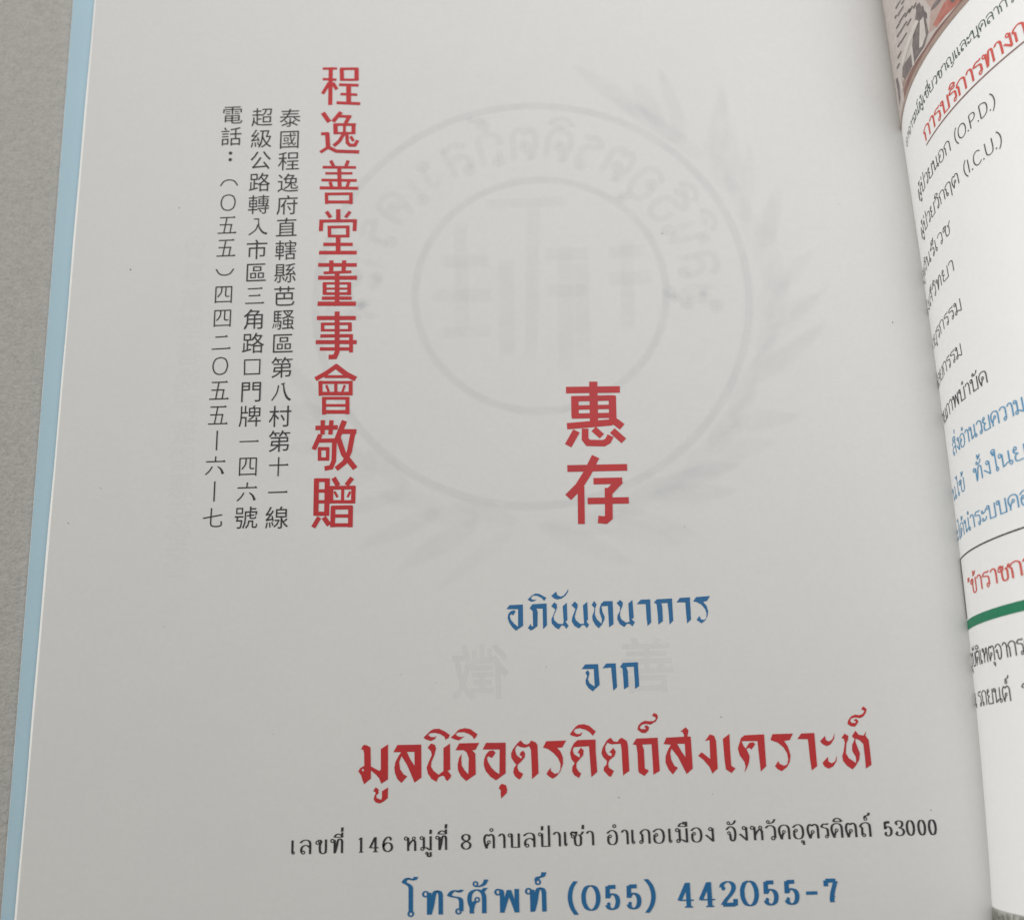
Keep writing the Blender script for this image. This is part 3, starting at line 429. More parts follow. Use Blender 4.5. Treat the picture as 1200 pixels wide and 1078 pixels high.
# ---------------------------------------------------------------- print on the left page
D = json.loads(r'''{"red":[[[-2947,-5554,-2926,-5499,-2891,-5465,-2828,-5481,-2769,-5520,-2758,-5863,-2601,-5947,-2573,-5922,-2576,-5551,-2439,-5467,-2436,-6105,-2563,-6179,-2600,-6084,-2653,-6023,-2757,-5935,-2756,-6081,-2882,-6181,-2922,-6086,-2937,-6025,-2995,-5943,-2957,-5887,-2883,-5846,-2889,-5621,-2908,-5552],[-2930,-5922,-2912,-5894,-2882,-5932,-2912,-5952]],[[-2716,-6312,-2665,-6240,-2610,-6280,-2610,-6349,-2653,-6385,-2646,-6433,-2600,-6451,-2561,-6465,-2547,-6418,-2548,-6313,-2434,-6247,-2438,-6437,-2508,-6495,-2587,-6531,-2666,-6509,-2702,-6457,-2689,-6398,-2664,-6347,-2682,-6316]],[[-2340,-5614,-2266,-5484,-1816,-5487,-1813,-6085,-1944,-6173,-2015,-6004,-2086,-5847,-2185,-5690,-2229,-5792,-2210,-5930,-2148,-6018,-2077,-6057,-2188,-6176,-2263,-6101,-2308,-5997,-2321,-5894,-2300,-5791,-2256,-5705,-2194,-5617],[-2087,-5614,-1945,-5618,-1941,-5868,-2016,-5763]],[[-1699,-5546,-1633,-5469,-1562,-5497,-1539,-5567,-1571,-5687,-1625,-5806,-1634,-5892,-1590,-5970,-1493,-6041,-1404,-5975,-1402,-5561,-1277,-5478,-1275,-5952,-1324,-5977,-1258,-6055,-1272,-6098,-1335,-6159,-1370,-6121,-1382,-6078,-1422,-6060,-1493,-6084,-1534,-6168,-1626,-6115,-1696,-6011,-1717,-5907,-1678,-5805,-1621,-5686,-1633,-5616]],[[-1775,-5361,-1695,-5285,-1641,-5237,-1587,-5209,-1480,-5206,-1373,-5258,-1281,-5321,-1303,-5381,-1342,-5394,-1356,-5424,-1383,-5353,-1463,-5304,-1552,-5280,-1641,-5283,-1691,-5311,-1641,-5352,-1579,-5357,-1531,-5341,-1561,-5393,-1633,-5426,-1731,-5397]],[[-1264,-5374,-1180,-5301,-1144,-5260,-1108,-5229,-1000,-5206,-893,-5226,-761,-5325,-797,-5385,-828,-5414,-859,-5357,-930,-5312,-1019,-5280,-1126,-5281,-1174,-5315,-1127,-5354,-1064,-5366,-1011,-5354,-1056,-5396,-1118,-5429,-1198,-5405]],[[-1177,-5606,-1106,-5482,-731,-5482,-800,-5605,-863,-5614,-805,-5679,-801,-6049,-984,-6167,-1080,-6076,-1132,-5972,-1140,-5869,-1112,-5749,-1062,-5673,-1068,-5785,-1061,-5888,-1008,-5975,-942,-6045,-930,-5754,-969,-5649,-1022,-5610]],[[-671,-5605,-603,-5485,-236,-5489,-247,-6044,-429,-6168,-533,-6097,-620,-5993,-654,-5881,-643,-5778,-606,-5692,-552,-5633,-472,-5623,-429,-5666,-456,-5713,-501,-5764,-563,-5728,-590,-5762,-573,-5831,-513,-5935,-435,-6014,-365,-6055,-352,-5612]],[[-382,-6310,-360,-6260,-324,-6230,-246,-6257,-225,-6334,-231,-6393,-338,-6493,-349,-6416,-344,-6349]],[[-21,-5507,43,-5454,103,-5519,156,-5534,204,-5513,238,-5462,325,-5498,356,-5551,363,-6058,237,-6161,238,-5987,230,-5626,199,-5565,119,-5592,40,-5578,-22,-5547,-58,-5602,-59,-5654,-35,-5723,49,-5790,57,-5742,15,-5721,37,-5673,82,-5640,122,-5692,115,-5761,42,-5845,-21,-5895,-26,-5955,3,-6016,76,-6060,44,-6128,0,-6164,-78,-6099,-107,-6030,-93,-5954,-47,-5895,-90,-5842,-138,-5764,-140,-5686,-103,-5609]],[[455,-5597,521,-5482,893,-5477,818,-5602,720,-5606,780,-5673,821,-5778,822,-5898,768,-6033,695,-6117,624,-6161,555,-6122,507,-6070,540,-6020,586,-5961,593,-6021,662,-6074,732,-6058,766,-5999,773,-5897,732,-5793,655,-5705,552,-5625]],[[955,-5712,980,-5626,1032,-5533,1105,-5474,1441,-5473,1436,-5689,1449,-6058,1335,-6152,1326,-5944,1313,-5591,1030,-5602,1010,-5662,1034,-5731,1129,-5793,1140,-5733,1097,-5698,1162,-5613,1213,-5666,1201,-5752,1137,-5819,1073,-5886,1066,-5972,1102,-6041,1150,-6080,1107,-6160,1021,-6107,983,-6038,991,-5953,1037,-5894,978,-5816]],[[964,-5366,1023,-5290,1079,-5230,1133,-5196,1231,-5187,1328,-5219,1451,-5326,1391,-5406,1341,-5341,1271,-5296,1149,-5258,1068,-5273,1040,-5316,1083,-5361,1145,-5367,1203,-5329,1170,-5397,1090,-5418,1002,-5393]],[[1640,-5504,1683,-5467,1726,-5449,1776,-5516,1843,-5526,1889,-5467,1934,-5454,2020,-5513,2037,-5600,2043,-6054,1938,-6120,1923,-6150,1917,-6009,1915,-5666,1903,-5562,1823,-5564,1726,-5567,1657,-5536,1613,-5607,1620,-5693,1664,-5763,1722,-5782,1728,-5730,1684,-5709,1764,-5631,1808,-5706,1778,-5783,1687,-5850,1658,-5909,1664,-5986,1757,-6048,1700,-6149,1665,-6148,1565,-6035,1576,-5975,1622,-5934,1634,-5865,1566,-5795,1537,-5726,1565,-5623]],[[2126,-5576,2198,-5474,2595,-5466,2597,-5751,2603,-6067,2480,-6133,2479,-5885,2474,-5584,2302,-5586,2329,-5676,2329,-6018,2388,-6045,2396,-6071,2313,-6151,2220,-6093,2204,-6050,2206,-5742,2192,-5595]],[[2227,-5310,2245,-5241,2301,-5182,2373,-5154,2461,-5163,2532,-5161,2578,-5127,2572,-5092,2511,-5065,2549,-5013,2610,-5041,2621,-5102,2576,-5171,2476,-5226,2388,-5210,2317,-5222,2270,-5268,2295,-5303,2374,-5305,2384,-5288,2354,-5261,2396,-5231,2447,-5272,2435,-5324,2379,-5378,2300,-5373]],[[2698,-5585,2754,-5470,3080,-5461,3086,-5426,3059,-5374,3024,-5364,3126,-5289,3175,-5351,3148,-5454,3209,-5464,3211,-6039,3092,-6135,3030,-6001,2953,-5828,2839,-5671,2813,-5756,2827,-5876,2874,-5980,2938,-6019,2838,-6137,2765,-6046,2716,-5925,2722,-5805,2767,-5703,2829,-5601],[2949,-5587,3090,-5590,3089,-5831,3020,-5726]],[[3322,-5811,3393,-5749,3542,-5876,3551,-5533,3467,-5548,3563,-5429,3640,-5457,3673,-5553,3670,-6049,3565,-6137,3516,-6012,3419,-5890]],[[3798,-5518,3927,-5429,3921,-5713,3921,-6004,3996,-6054,3917,-6137,3817,-6066,3804,-5882]],[[4101,-5597,4132,-5512,4202,-5462,4567,-5453,4561,-6027,4453,-6122,4443,-5863,4434,-5574,4142,-5567,4171,-5651,4206,-5703,4280,-5602,4351,-5590,4392,-5625,4314,-5723,4273,-5687,4222,-5712,4270,-5842,4254,-5944,4211,-6045,4153,-6132,4181,-6027,4167,-5942,4088,-5820,4062,-5700]],[[4672,-5559,4721,-5454,5098,-5452,5032,-5568,4926,-5583,4987,-5687,5023,-5842,4999,-5961,4939,-6053,4837,-6124,4763,-6083,4721,-6031,4787,-5939,4808,-5991,4889,-6027,4947,-6002,4972,-5909,4960,-5806,4907,-5702,4810,-5614]],[[5170,-5554,5249,-5456,5493,-5450,5492,-6049,5385,-6123,5372,-5919,5365,-5562]],[[5585,-5602,5685,-5506,5695,-5584,5745,-5611,5809,-5578,5868,-5459,5845,-5570,5775,-5663,5702,-5696,5627,-5659]],[[5593,-5992,5702,-5887,5703,-5969,5761,-6004,5825,-5972,5870,-5859,5855,-5964,5790,-6056,5700,-6100,5625,-6061]],[[5983,-5556,6046,-5475,6112,-5516,6106,-5576,6063,-5661,6038,-5832,6082,-5918,6208,-6010,6213,-5904,6156,-5783,6166,-5681,6223,-5579,6176,-5526,6252,-5428,6306,-5504,6392,-5518,6452,-5438,6426,-5519,6479,-5602,6484,-5808,6485,-6047,6374,-6115,6378,-5908,6371,-5669,6305,-5598,6238,-5571,6235,-5631,6258,-5717,6295,-5838,6269,-5957,6198,-6057,6131,-6123,6034,-6053,5973,-5967,5964,-5881,5998,-5797,6035,-5643,6025,-5571]],[[6116,-5301,6140,-5232,6199,-5164,6281,-5135,6350,-5150,6414,-5126,6454,-5075,6396,-5039,6440,-4987,6498,-5041,6481,-5102,6427,-5170,6362,-5203,6276,-5187,6205,-5199,6174,-5242,6196,-5285,6266,-5287,6277,-5261,6233,-5234,6288,-5210,6327,-5257,6299,-5305,6251,-5356,6173,-5345]]],"blue1":[[[-171,-2985,-113,-2909,147,-2903,142,-3311,3,-3406,-69,-3336,-127,-3243,-153,-3150,-136,-3074,-92,-3027,-31,-3008,7,-3032,-41,-3108,-86,-3083,-110,-3129,-88,-3198,-22,-3276,45,-3331,53,-2991]],[[274,-2979,330,-2903,604,-2896,599,-3316,522,-3390,525,-2993,408,-2990,428,-3059,417,-3326,340,-3385,286,-3409,231,-3359,289,-3281,303,-3331,334,-3324,331,-3034]],[[241,-2809,311,-2741,389,-2697,465,-2704,603,-2785,560,-2845,508,-2785,433,-2745,357,-2735,303,-2772,324,-2811,378,-2820,416,-2806,369,-2846,301,-2853]],[[697,-2752,794,-2670,815,-2740,875,-2772,936,-2751,1000,-2676,1029,-2619,1023,-2684,967,-2760,889,-2811,812,-2824,752,-2804]],[[691,-2952,750,-2877,797,-2916,804,-2978,766,-3069,729,-3152,739,-3221,812,-3291,903,-3301,920,-3256,911,-2958,993,-2891,993,-3228,957,-3257,1011,-3335,968,-3397,932,-3340,880,-3323,821,-3402,750,-3358,691,-3280,686,-3204,735,-3098,768,-3015]],[[1080,-2940,1146,-2872,1199,-2927,1197,-2989,1159,-3080,1136,-3171,1153,-3232,1234,-3307,1309,-3305,1307,-3236,1300,-2953,1386,-2884,1388,-3223,1357,-3260,1402,-3330,1359,-3394,1323,-3343,1278,-3327,1208,-3393,1126,-3345,1076,-3260,1084,-3184,1128,-3079,1153,-3018]],[[1467,-2950,1516,-2872,1563,-2938,1533,-3013,1521,-3135,1555,-3228,1642,-3314,1653,-3230,1613,-3092,1616,-3016,1651,-2925,1706,-2883,1873,-2885,1871,-3328,1782,-3389,1782,-3219,1777,-2977,1656,-2979,1667,-3078,1708,-3186,1698,-3247,1648,-3337,1585,-3400,1520,-3333,1475,-3241,1469,-3164,1508,-3074,1518,-3005]],[[1947,-2925,2018,-2866,2068,-2921,2058,-2982,2016,-3073,1999,-3164,2023,-3241,2111,-3307,2179,-3290,2175,-3230,2171,-2939,2253,-2872,2263,-3217,2219,-3246,2280,-3301,2228,-3383,2185,-3336,2132,-3327,2073,-3391,1989,-3331,1945,-3238,1954,-3163,2000,-3087,2011,-3004]],[[2332,-2956,2412,-2874,2594,-2871,2590,-3317,2517,-3383,2507,-3239,2503,-2961]],[[2661,-2933,2721,-2874,3012,-2866,3011,-3294,2935,-3368,2934,-3178,2921,-2951,2804,-2953,2818,-3037,2815,-3296,2724,-3362,2722,-3172,2712,-2970]],[[3092,-2945,3161,-2860,3355,-2853,3351,-3280,3271,-3357,3265,-3187,3261,-2950]],[[3411,-2934,3472,-2853,3741,-2838,3678,-2931,3602,-2949,3664,-3030,3687,-3137,3666,-3228,3616,-3310,3545,-3361,3454,-3291,3513,-3216,3542,-3286,3602,-3295,3642,-3258,3652,-3167,3630,-3090,3561,-2997,3473,-2948]]],"blue2":[[[1230,-4166,1301,-4078,1545,-4079,1559,-4468,1423,-4586,1351,-4529,1299,-4447,1297,-4373,1330,-4300,1298,-4232,1346,-4185,1377,-4249,1342,-4359,1369,-4434,1464,-4498,1459,-4169]],[[1624,-4161,1698,-4074,1878,-4073,1884,-4521,1810,-4585,1802,-4430,1788,-4151]],[[1954,-4145,2013,-4069,2297,-4064,2302,-4509,2220,-4562,2222,-4382,2216,-4144,2076,-4148,2099,-4230,2101,-4512,2012,-4565,2009,-4376,2001,-4168]]],"hui":[[120,[1124,1436,2211,1413]],[141,[1681,1599,1662,706]],[127,[1297,1298,1288,860]],[100,[1235,1247,2099,1235]],[127,[2051,1283,2041,764]],[80,[1228,1056,2040,1049]],[93,[1222,879,2082,868]],[113,[1118,669,1358,682,2026,722]],[127,[1979,801,2109,716,2221,618]],[124,[1304,564,1127,260]],[113,[1479,607,1470,388,1527,306,1841,289,1926,338,1980,441]],[108,[1648,595,1807,436]],[114,[2018,547,2240,324]],[118,[1094,-212,2280,-226]],[135,[1664,17,1486,-321,1311,-589,1091,-803]],[114,[1351,-590,1332,-1349]],[111,[1601,-489,2169,-496]],[127,[2130,-485,1903,-716]],[128,[1893,-634,1874,-1231,1806,-1286,1661,-1268]],[111,[1470,-889,2280,-901]]],"nine":[[50,[-3993,9144,-3672,9134]],[53,[-3987,8880,-3680,8850]],[79,[-3813,9172,-3808,8222]],[69,[-3840,8780,-3981,8508]],[66,[-3763,8777,-3669,8605]],[56,[-3601,9122,-3207,9107]],[80,[-3570,9137,-3556,8815]],[83,[-3240,9122,-3235,8809]],[50,[-3596,8846,-3206,8828]],[59,[-3622,8722,-3188,8687]],[53,[-3587,8485,-3215,8452]],[62,[-3669,8272,-3146,8224]],[92,[-3409,8713,-3401,8244]],[84,[-3964,8037,-3818,7800]],[62,[-3993,7516,-3828,7516]],[84,[-3860,7539,-3827,7153]],[62,[-3999,7063,-3821,7188]],[69,[-3821,7177,-3649,7076,-3153,7037]],[78,[-3564,8036,-3740,7804]],[56,[-3602,7932,-3337,7913]],[73,[-3368,7939,-3465,7750]],[84,[-3683,7759,-3672,7495]],[56,[-3708,7732,-3234,7711]],[77,[-3287,7742,-3283,7489]],[49,[-3679,7520,-3249,7501]],[56,[-3483,7733,-3485,7487]],[71,[-3501,7488,-3591,7317,-3713,7207]],[66,[-3430,7495,-3414,7275,-3357,7209,-3248,7205,-3188,7324]],[55,[-3345,7429,-3281,7304]],[62,[-3768,6856,-3704,6715]],[66,[-3388,6840,-3435,6704]],[55,[-3941,6701,-3216,6664]],[49,[-3879,6551,-3291,6526]],[55,[-3959,6393,-3196,6351]],[75,[-3580,6693,-3561,6179]],[61,[-3773,6341,-3724,6185]],[59,[-3367,6331,-3408,6189]],[61,[-3992,6207,-3162,6162]],[61,[-3845,6088,-3833,5817]],[55,[-3869,6055,-3292,6038]],[67,[-3317,6066,-3313,5795]],[61,[-3840,5864,-3289,5842]],[67,[-3835,5638,-3741,5493]],[80,[-3583,5682,-3578,5436]],[63,[-3326,5617,-3427,5480]],[60,[-3983,5419,-3182,5397]],[73,[-3938,5441,-3944,5184]],[73,[-3219,5412,-3227,5155]],[66,[-3767,5300,-3756,5043]],[54,[-3797,5271,-3341,5259]],[66,[-3372,5284,-3368,5017]],[54,[-3784,5061,-3338,5043]],[86,[-3574,5036,-3567,4655]],[66,[-3886,4872,-3259,4847]],[72,[-3972,4684,-3172,4653]],[72,[-3984,4401,-3168,4369]],[78,[-3706,4495,-3706,4233]],[78,[-3434,4485,-3445,4223]],[54,[-3865,4213,-3280,4217]],[78,[-3977,4107,-3158,4075]],[71,[-3840,4001,-3833,3719]],[47,[-3866,3976,-3291,3954]],[71,[-3321,3981,-3316,3689]],[41,[-3857,3855,-3304,3834]],[53,[-3855,3742,-3287,3721]],[84,[-3580,4209,-3566,3490]],[65,[-3889,3640,-3264,3617]],[83,[-3975,3518,-3173,3488]],[77,[-3983,3198,-3169,3168]],[87,[-3563,3329,-3546,2426,-3589,2324,-3721,2322]],[63,[-3861,3085,-3857,2900]],[53,[-3891,3060,-3262,3044]],[69,[-3292,3064,-3289,2880]],[47,[-3887,2921,-3259,2898]],[65,[-3902,2794,-3237,2777]],[69,[-3264,2803,-3258,2406]],[76,[-3994,2662,-3143,2631]],[64,[-3908,2508,-3238,2484]],[81,[-3533,2136,-3763,1970,-3982,1851]],[92,[-3577,2126,-3352,1937,-3152,1822]],[54,[-3795,1898,-3266,1880]],[72,[-3879,1811,-3865,1487]],[54,[-3905,1776,-3219,1752]],[71,[-3257,1789,-3252,1476]],[68,[-3900,1534,-3219,1511]],[57,[-3561,1782,-3556,1512]],[43,[-3757,1716,-3703,1571]],[42,[-3375,1703,-3420,1561]],[71,[-3796,1459,-3788,1081]],[54,[-3826,1432,-3282,1413]],[71,[-3316,1443,-3310,1072]],[47,[-3816,1278,-3290,1260]],[67,[-3813,1139,-3288,1121]],[80,[-3957,803,-3502,799]],[77,[-3809,961,-3809,657]],[77,[-3633,955,-3650,652]],[81,[-3853,659,-3980,348]],[74,[-3900,530,-3530,525]],[82,[-3564,547,-3569,101,-3620,-36,-3753,-56]],[62,[-3863,389,-3857,110]],[60,[-3890,362,-3668,355]],[62,[-3695,366,-3696,105]],[60,[-3885,146,-3667,139]],[96,[-3369,936,-3514,542]],[87,[-3433,708,-3123,698]],[88,[-3190,693,-3257,282,-3354,59,-3519,-74]],[91,[-3487,569,-3374,234,-3135,-76]],[88,[-3909,-258,-3904,-1020]],[66,[-3931,-292,-3654,-301]],[88,[-3692,-265,-3689,-1027]],[59,[-3909,-516,-3676,-523]],[59,[-3904,-738,-3672,-745]],[72,[-3925,-982,-3650,-991]],[78,[-3837,-1056,-3951,-1258]],[82,[-3748,-1059,-3636,-1221]],[83,[-3569,-255,-3472,-420]],[79,[-3195,-267,-3306,-415]],[68,[-3605,-426,-3605,-781]],[66,[-3628,-460,-3129,-469]],[75,[-3163,-440,-3168,-795]],[59,[-3622,-747,-3135,-762]],[54,[-3379,-457,-3380,-765]],[41,[-3543,-538,-3481,-659]],[40,[-3228,-548,-3282,-665]],[81,[-3564,-837,-3569,-1266]],[72,[-3597,-867,-3180,-873]],[81,[-3216,-848,-3216,-1277]],[59,[-3567,-1037,-3203,-1048]],[65,[-3580,-1222,-3200,-1234]]],"addr":[["เ","",-4213,-4134],["ล","",-4063,-3843],["ข","",-3781,-3553],["ท","ี่",-3506,-3255],["1","",-2988,-2862],["4","",-2784,-2580],["6","",-2533,-2337],["ห","",-2150,-1907],["ม","ู่",-1860,-1626],["ท","ี่",-1571,-1344],["8","",-1094,-899],["ต","ํ",-681,-470],["า","",-408,-275],["บ","",-244,-3],["ล","",44,270],["ป","่",309,550],["า","",589,736],["เ","",791,861],["ซ","่",907,1164],["า","",1195,1342],["อ","ํ",1567,1777],["า","",1831,1971],["เ","",2017,2095],["ภ","",2149,2366],["อ","",2404,2629],["เ","",2691,2768],["ม","ื",2807,3047],["อ","",3093,3309],["ง","",3356,3526],["จ","ั",3734,3927],["ง","",3966,4135],["ห","",4166,4413],["ว","ั",4444,4644],["ด","",4682,4898],["อ","ุ",4937,5152],["ต","",5198,5421],["ร","",5452,5606],["ด","ิ",5629,5852],["ต","",5890,6105],["ถ","์",6151,6358],["5","",6581,6742],["3","",6780,6964],["0","",6987,7148],["0","",7194,7347],["0","",7385,7538]],"addr_base":[-7360.382225340432,0.008653687860590587],"addr_u":24.73652913219909,"phone":[["โ","",-2169,-1876],["ท","",-1830,-1429],["ร","",-1344,-1044],["ศ","ั",-982,-613],["พ","",-521,-52],["ท","์",33,439],["(","",830,1014],["0","",1075,1412],["5","",1489,1764],["5","",1871,2146],[")","",2207,2406],["4","",2787,3123],["4","",3168,3504],["2","",3549,3869],["0","",3922,4249],["5","",4325,4598],["5","",4697,4970],["-","",5054,5334],["7","",5418,5675]],"phone_base":[-8467.526152407367,0.007267558551523134],"phone_u":39.84083033998262,"col1":{"t":"泰國程逸府直轄縣芭騷區第八村第十一線","x":-4681,"y":[7941,7413,6884,6356,5828,5300,4772,4243,3715,3187,2659,2131,1602,1074,546,18,-509,-1037],"em":490},"col2":{"t":"超級公路轉入市區三角路口門牌一四六號","x":-5297,"y":[7987,7458,6928,6398,5868,5338,4808,4279,3749,3219,2689,2159,1629,1099,570,40,-489,-1019],"em":490},"col3":{"t":"電話：︵〇五五︶四四二〇五五｜六｜七","x":-5958,"y":[8072,7538,7005,6472,5939,5406,4873,4340,3807,3274,2741,2208,1675,1142,608,75,-457,-990],"em":490},"specks":[[-7011,5853,12],[-7971,4451,14],[3254,4838,14],[-8857,-1024,12],[1822,-6523,10],[7809,2664,12],[3794,-5122,10],[3334,-1462,9],[7472,-6873,12],[-8257,-322,8],[-2201,-4177,8],[-1519,-4355,7],[560,-4104,8],[3543,-6501,7],[-6797,-3157,7],[4917,2359,6],[-561,8791,7],[6999,5360,7],[-4616,-5231,7]],"seal":{"c":[472,3520],"ro":4483,"ci":[663,3602],"ri":2600,"strokes":[[[-1394,4372,-348,4353],110],[[-1596,3602,-262,3573],120],[[-986,5347,-962,2698],110],[[-48,4429,-46,2092],130],[[586,5842,438,2075],100],[[748,4452,1741,4446],110],[[1204,4707,1156,1843],130],[[1539,4367,1501,2037],120],[[2087,4432,2931,4475],110],[[2061,3828,2998,3878],120],[[2499,4765,2446,2626],110],[[-477,5661,1337,5676],80],[[-1402,2767,-325,2780],100],[[774,3641,1659,3607],100]]},"ghost_chars":[["徵",-706,-4168,1100],["善",2464,-4121,1100]],"ghost_col":[["會",-6620,4913,560],["事",-6622,4301,560],["董",-6624,3697,560],["堂",-6626,3101,560],["善",-6628,2512,560],["逸",-6630,1931,560],["程",-6632,1358,560],["敬",-6634,791,560],["贈",-6636,232,560],["惠",-6638,-320,560],["存",-6640,-865,560],["堂",-6642,-1403,560],["善",-6644,-1935,560]],"rlines":[["อาจารณ์ผู้เชี่ยวชาญและบุคลากรทาง",1793,3320,8,16,6321,17,"green_dark",0.66,0.4,"department_line","dark green Thai line along the photo edge"],["การบริการทางการ",1520,4100,0,10,5631,27,"red_light",0.95,0.45,"red_underlined_heading","red Thai heading underlined with a thin rule"],["ผู้ป่วยนอก (O.P.D.)",988,3507,1,15,4886,23,"black",0.5,0.33,"black_list_line",null],["ผู้ป่วยวิกฤต (I.C.U.)",789,3462,1,16,4175,23,"black",0.5,0.33,"black_list_line",null],["สูตินรีเวช",-4,1845,0,6,3500,23,"black",0.5,0.33,"black_list_line",null],["รังสีวิทยา",-90,1711,0,6,2790,23,"black",0.5,0.33,"black_list_line",null],["อายุรกรรม",-153,1730,0,7,1987,23,"black",0.5,0.33,"black_list_line",null],["ศัลยกรรม",-126,1505,0,6,1214,23,"black",0.5,0.33,"black_list_line",null],["กายภาพบําบัด",-207,2084,0,9,418,24,"black",0.6,0.36,"black_list_line",null],["สิ่งอํานวยความ",550,2541,0,9,-380,25,"blue_light",0.66,0.38,"blue_text_line",null],["คนไข้  ทั้งในยาม",-205,2354,0,9,-1150,25,"blue_light",0.66,0.38,"blue_text_line",null],["ะได้นําระบบคอม",196,2036,1,8,-1913,25,"blue_light",0.66,0.38,"blue_text_line",null],["\"ข้าราชการ",585,2134,1,6,-3042,27,"red_light",0.9,0.45,"red_box_heading","orange-red Thai heading inside the ruled box"],["อุบัติเหตุจากรถ",180,1743,1,8,-4328,26,"black",0.58,0.36,"black_text_line",null],["เช่น รถยนต์  รถ",318,1457,4,8,-5059,26,"black",0.58,0.36,"black_text_line",null]],"rpolys":[["heading_underline","ph_brown",50,[[1537,5538,6500,5522,6500,5552,1537,5568]]],["box_outline","black",50,[[59,-2281,9000,-2281,9000,-2253,59,-2253],[59,-3414,100,-3414,100,-2281,59,-2281]]],["green_bar","green",50,[[59,-3622,9000,-3622,9000,-3444,59,-3444]]],["printed_photo","ph_wall",30,[[-449,7038,12000,7038,12000,14850,-449,14850]]],["photo_dark_windows","ph_dark",52,[[1771,7774,2136,8178,2309,7917,2312,7376,2096,7254,1570,7307,1095,7399,960,7586,1081,7713,1595,7544]]],["photo_pink_wall","ph_pink",44,[[2403,8020,2515,7726,2316,7357,2584,7257,2881,7300,3002,7467]]],["photo_tan_ground","ph_tan",46,[[902,7503,1560,7283,2101,7187,2150,7080,1695,7067,1147,7156,874,7260]]],["photo_dark_foliage","ph_dark",70,[[2072,8213,2119,8135,2215,8141,2251,7998,2313,7977,2309,7870,2376,7744,2355,7652,2251,7710,2148,7850,2072,8012,2062,8119],[2500,7683,2582,7726,2699,7718,2772,7676,2845,7610,2749,7604,2611,7631],[418,8000,593,7896,668,7642,582,7411,371,7420,449,7662],[3053,7422,3184,7304,3139,7290,3071,7344]]],["photo_brown_kerb","ph_brown",62,[[903,7301,1560,7283,2078,7207,2522,7220,2977,7185,3312,7192,3465,7059,2939,7066,2361,7051,1776,7092,1216,7128,860,7138]]],["photo_tan_strip","ph_tan",74,[[0,7038,12000,7038,12000,7148,0,7148]]],["photo_red_car","ph_red",52,[[2900,7498,3002,7467,3312,7192,3091,7206,2866,7253,2584,7257,2476,7385,2693,7438]]],["photo_cream_posts","ph_cream",84,[[1016,7872,1987,7962,2083,7841,1112,7684],[1613,7692,1690,7654,1642,7258,1550,7298],[2120,7807,2257,7775,2219,7397,2027,7316,1923,7377],[739,7715,870,7666,932,7343,781,7407]]],["photo_fence_bars","ph_dark",94,[[1209,8982,1519,8861,1560,8811,1261,8909],[1257,8763,1599,8648,1637,8601,1308,8693],[1268,8583,1639,8459,1677,8413,1318,8514],[1216,8395,1634,8264,1671,8219,1267,8326],[1164,8208,1549,8080,1587,8034,1216,8139],[1523,8773,1674,8718,1711,8671,1566,8711],[1578,8418,1836,8368,1870,8325,1619,8359],[1602,8195,1820,8153,1854,8111,1642,8137],[1058,8648,1304,8548,1349,8494,1116,8572],[1015,8484,1239,8394,1286,8339,1075,8407],[957,8300,1214,8194,1262,8140,1019,8222],[833,8141,1124,8043,1174,7987,901,8059],[1780,8323,1958,8315,1990,8275,1817,8268],[1964,8244,2098,8246,2128,8208,1998,8193],[658,8061,905,7960,963,7897,737,7969],[1073,8875,1204,8833,1253,8774,1130,8798]]],["printed_photo","ph_grey",30,[[-449,-10550,12000,-10550,12000,-8530,-449,-8530]]]]}''')
def mmp(P): return [(x*1e-5, y*1e-5) for x, y in zip(P[::2], P[1::2])]
for key, name, m, lab in (('red', 'red_thai_title', 'red', 'red brush-style Thai title across the lower page'),
                          ('blue1', 'blue_thai_greeting', 'blue', 'blue brush-style Thai greeting line'),
                          ('blue2', 'blue_thai_word', 'blue', 'short blue Thai word between the greeting and the red title')):
    ink = Ink()
    for poly in D[key]: ink.poly([mmp(l) for l in poly], 0.0)
    ink.build(name, m, left, left_pt, label=lab)
for key, name, lab in (('hui', 'red_dedication_characters', 'two large red Chinese characters one above the other'),
                       ('nine', 'red_heading_characters', 'column of nine red Chinese characters')):
    ink = Ink()
    for wd, P in D[key]:
        Q = mmp(P); z = ink.layer()
        A_, B_ = offsets(Q, wd*.59e-5, wd*.59e-5); ink.quad_strip(A_, B_, z)
    ink.build(name, 'red', left, left_pt, label=lab)

# Thai address line and telephone line
for key, name, m, lab, base, u, a, b in (
        ('addr', 'black_thai_address', 'black', 'small black Thai address line', D['addr_base'], D['addr_u'], .88, .31),
        ('phone', 'blue_phone_line', 'blue', 'blue Thai telephone line with the number', D['phone_base'], D['phone_u'], 1.05, .30)):
    ink = Ink(); u *= 1e-5
    for ch, marks, x0, x1 in D[key]:
        x0 *= 1e-5; x1 *= 1e-5; y = (base[0]+base[1]*x0*1e5)*1e-5
        uy = u*(.955 if ch in '0123456789' else 1)
        xs = put_glyph(ink, ch, x0, x1, y, uy, u*a, u*b)
        put_marks(ink, marks, xs, y, u, u*a, u*b)
    ink.build(name, m, left, left_pt, label=lab)

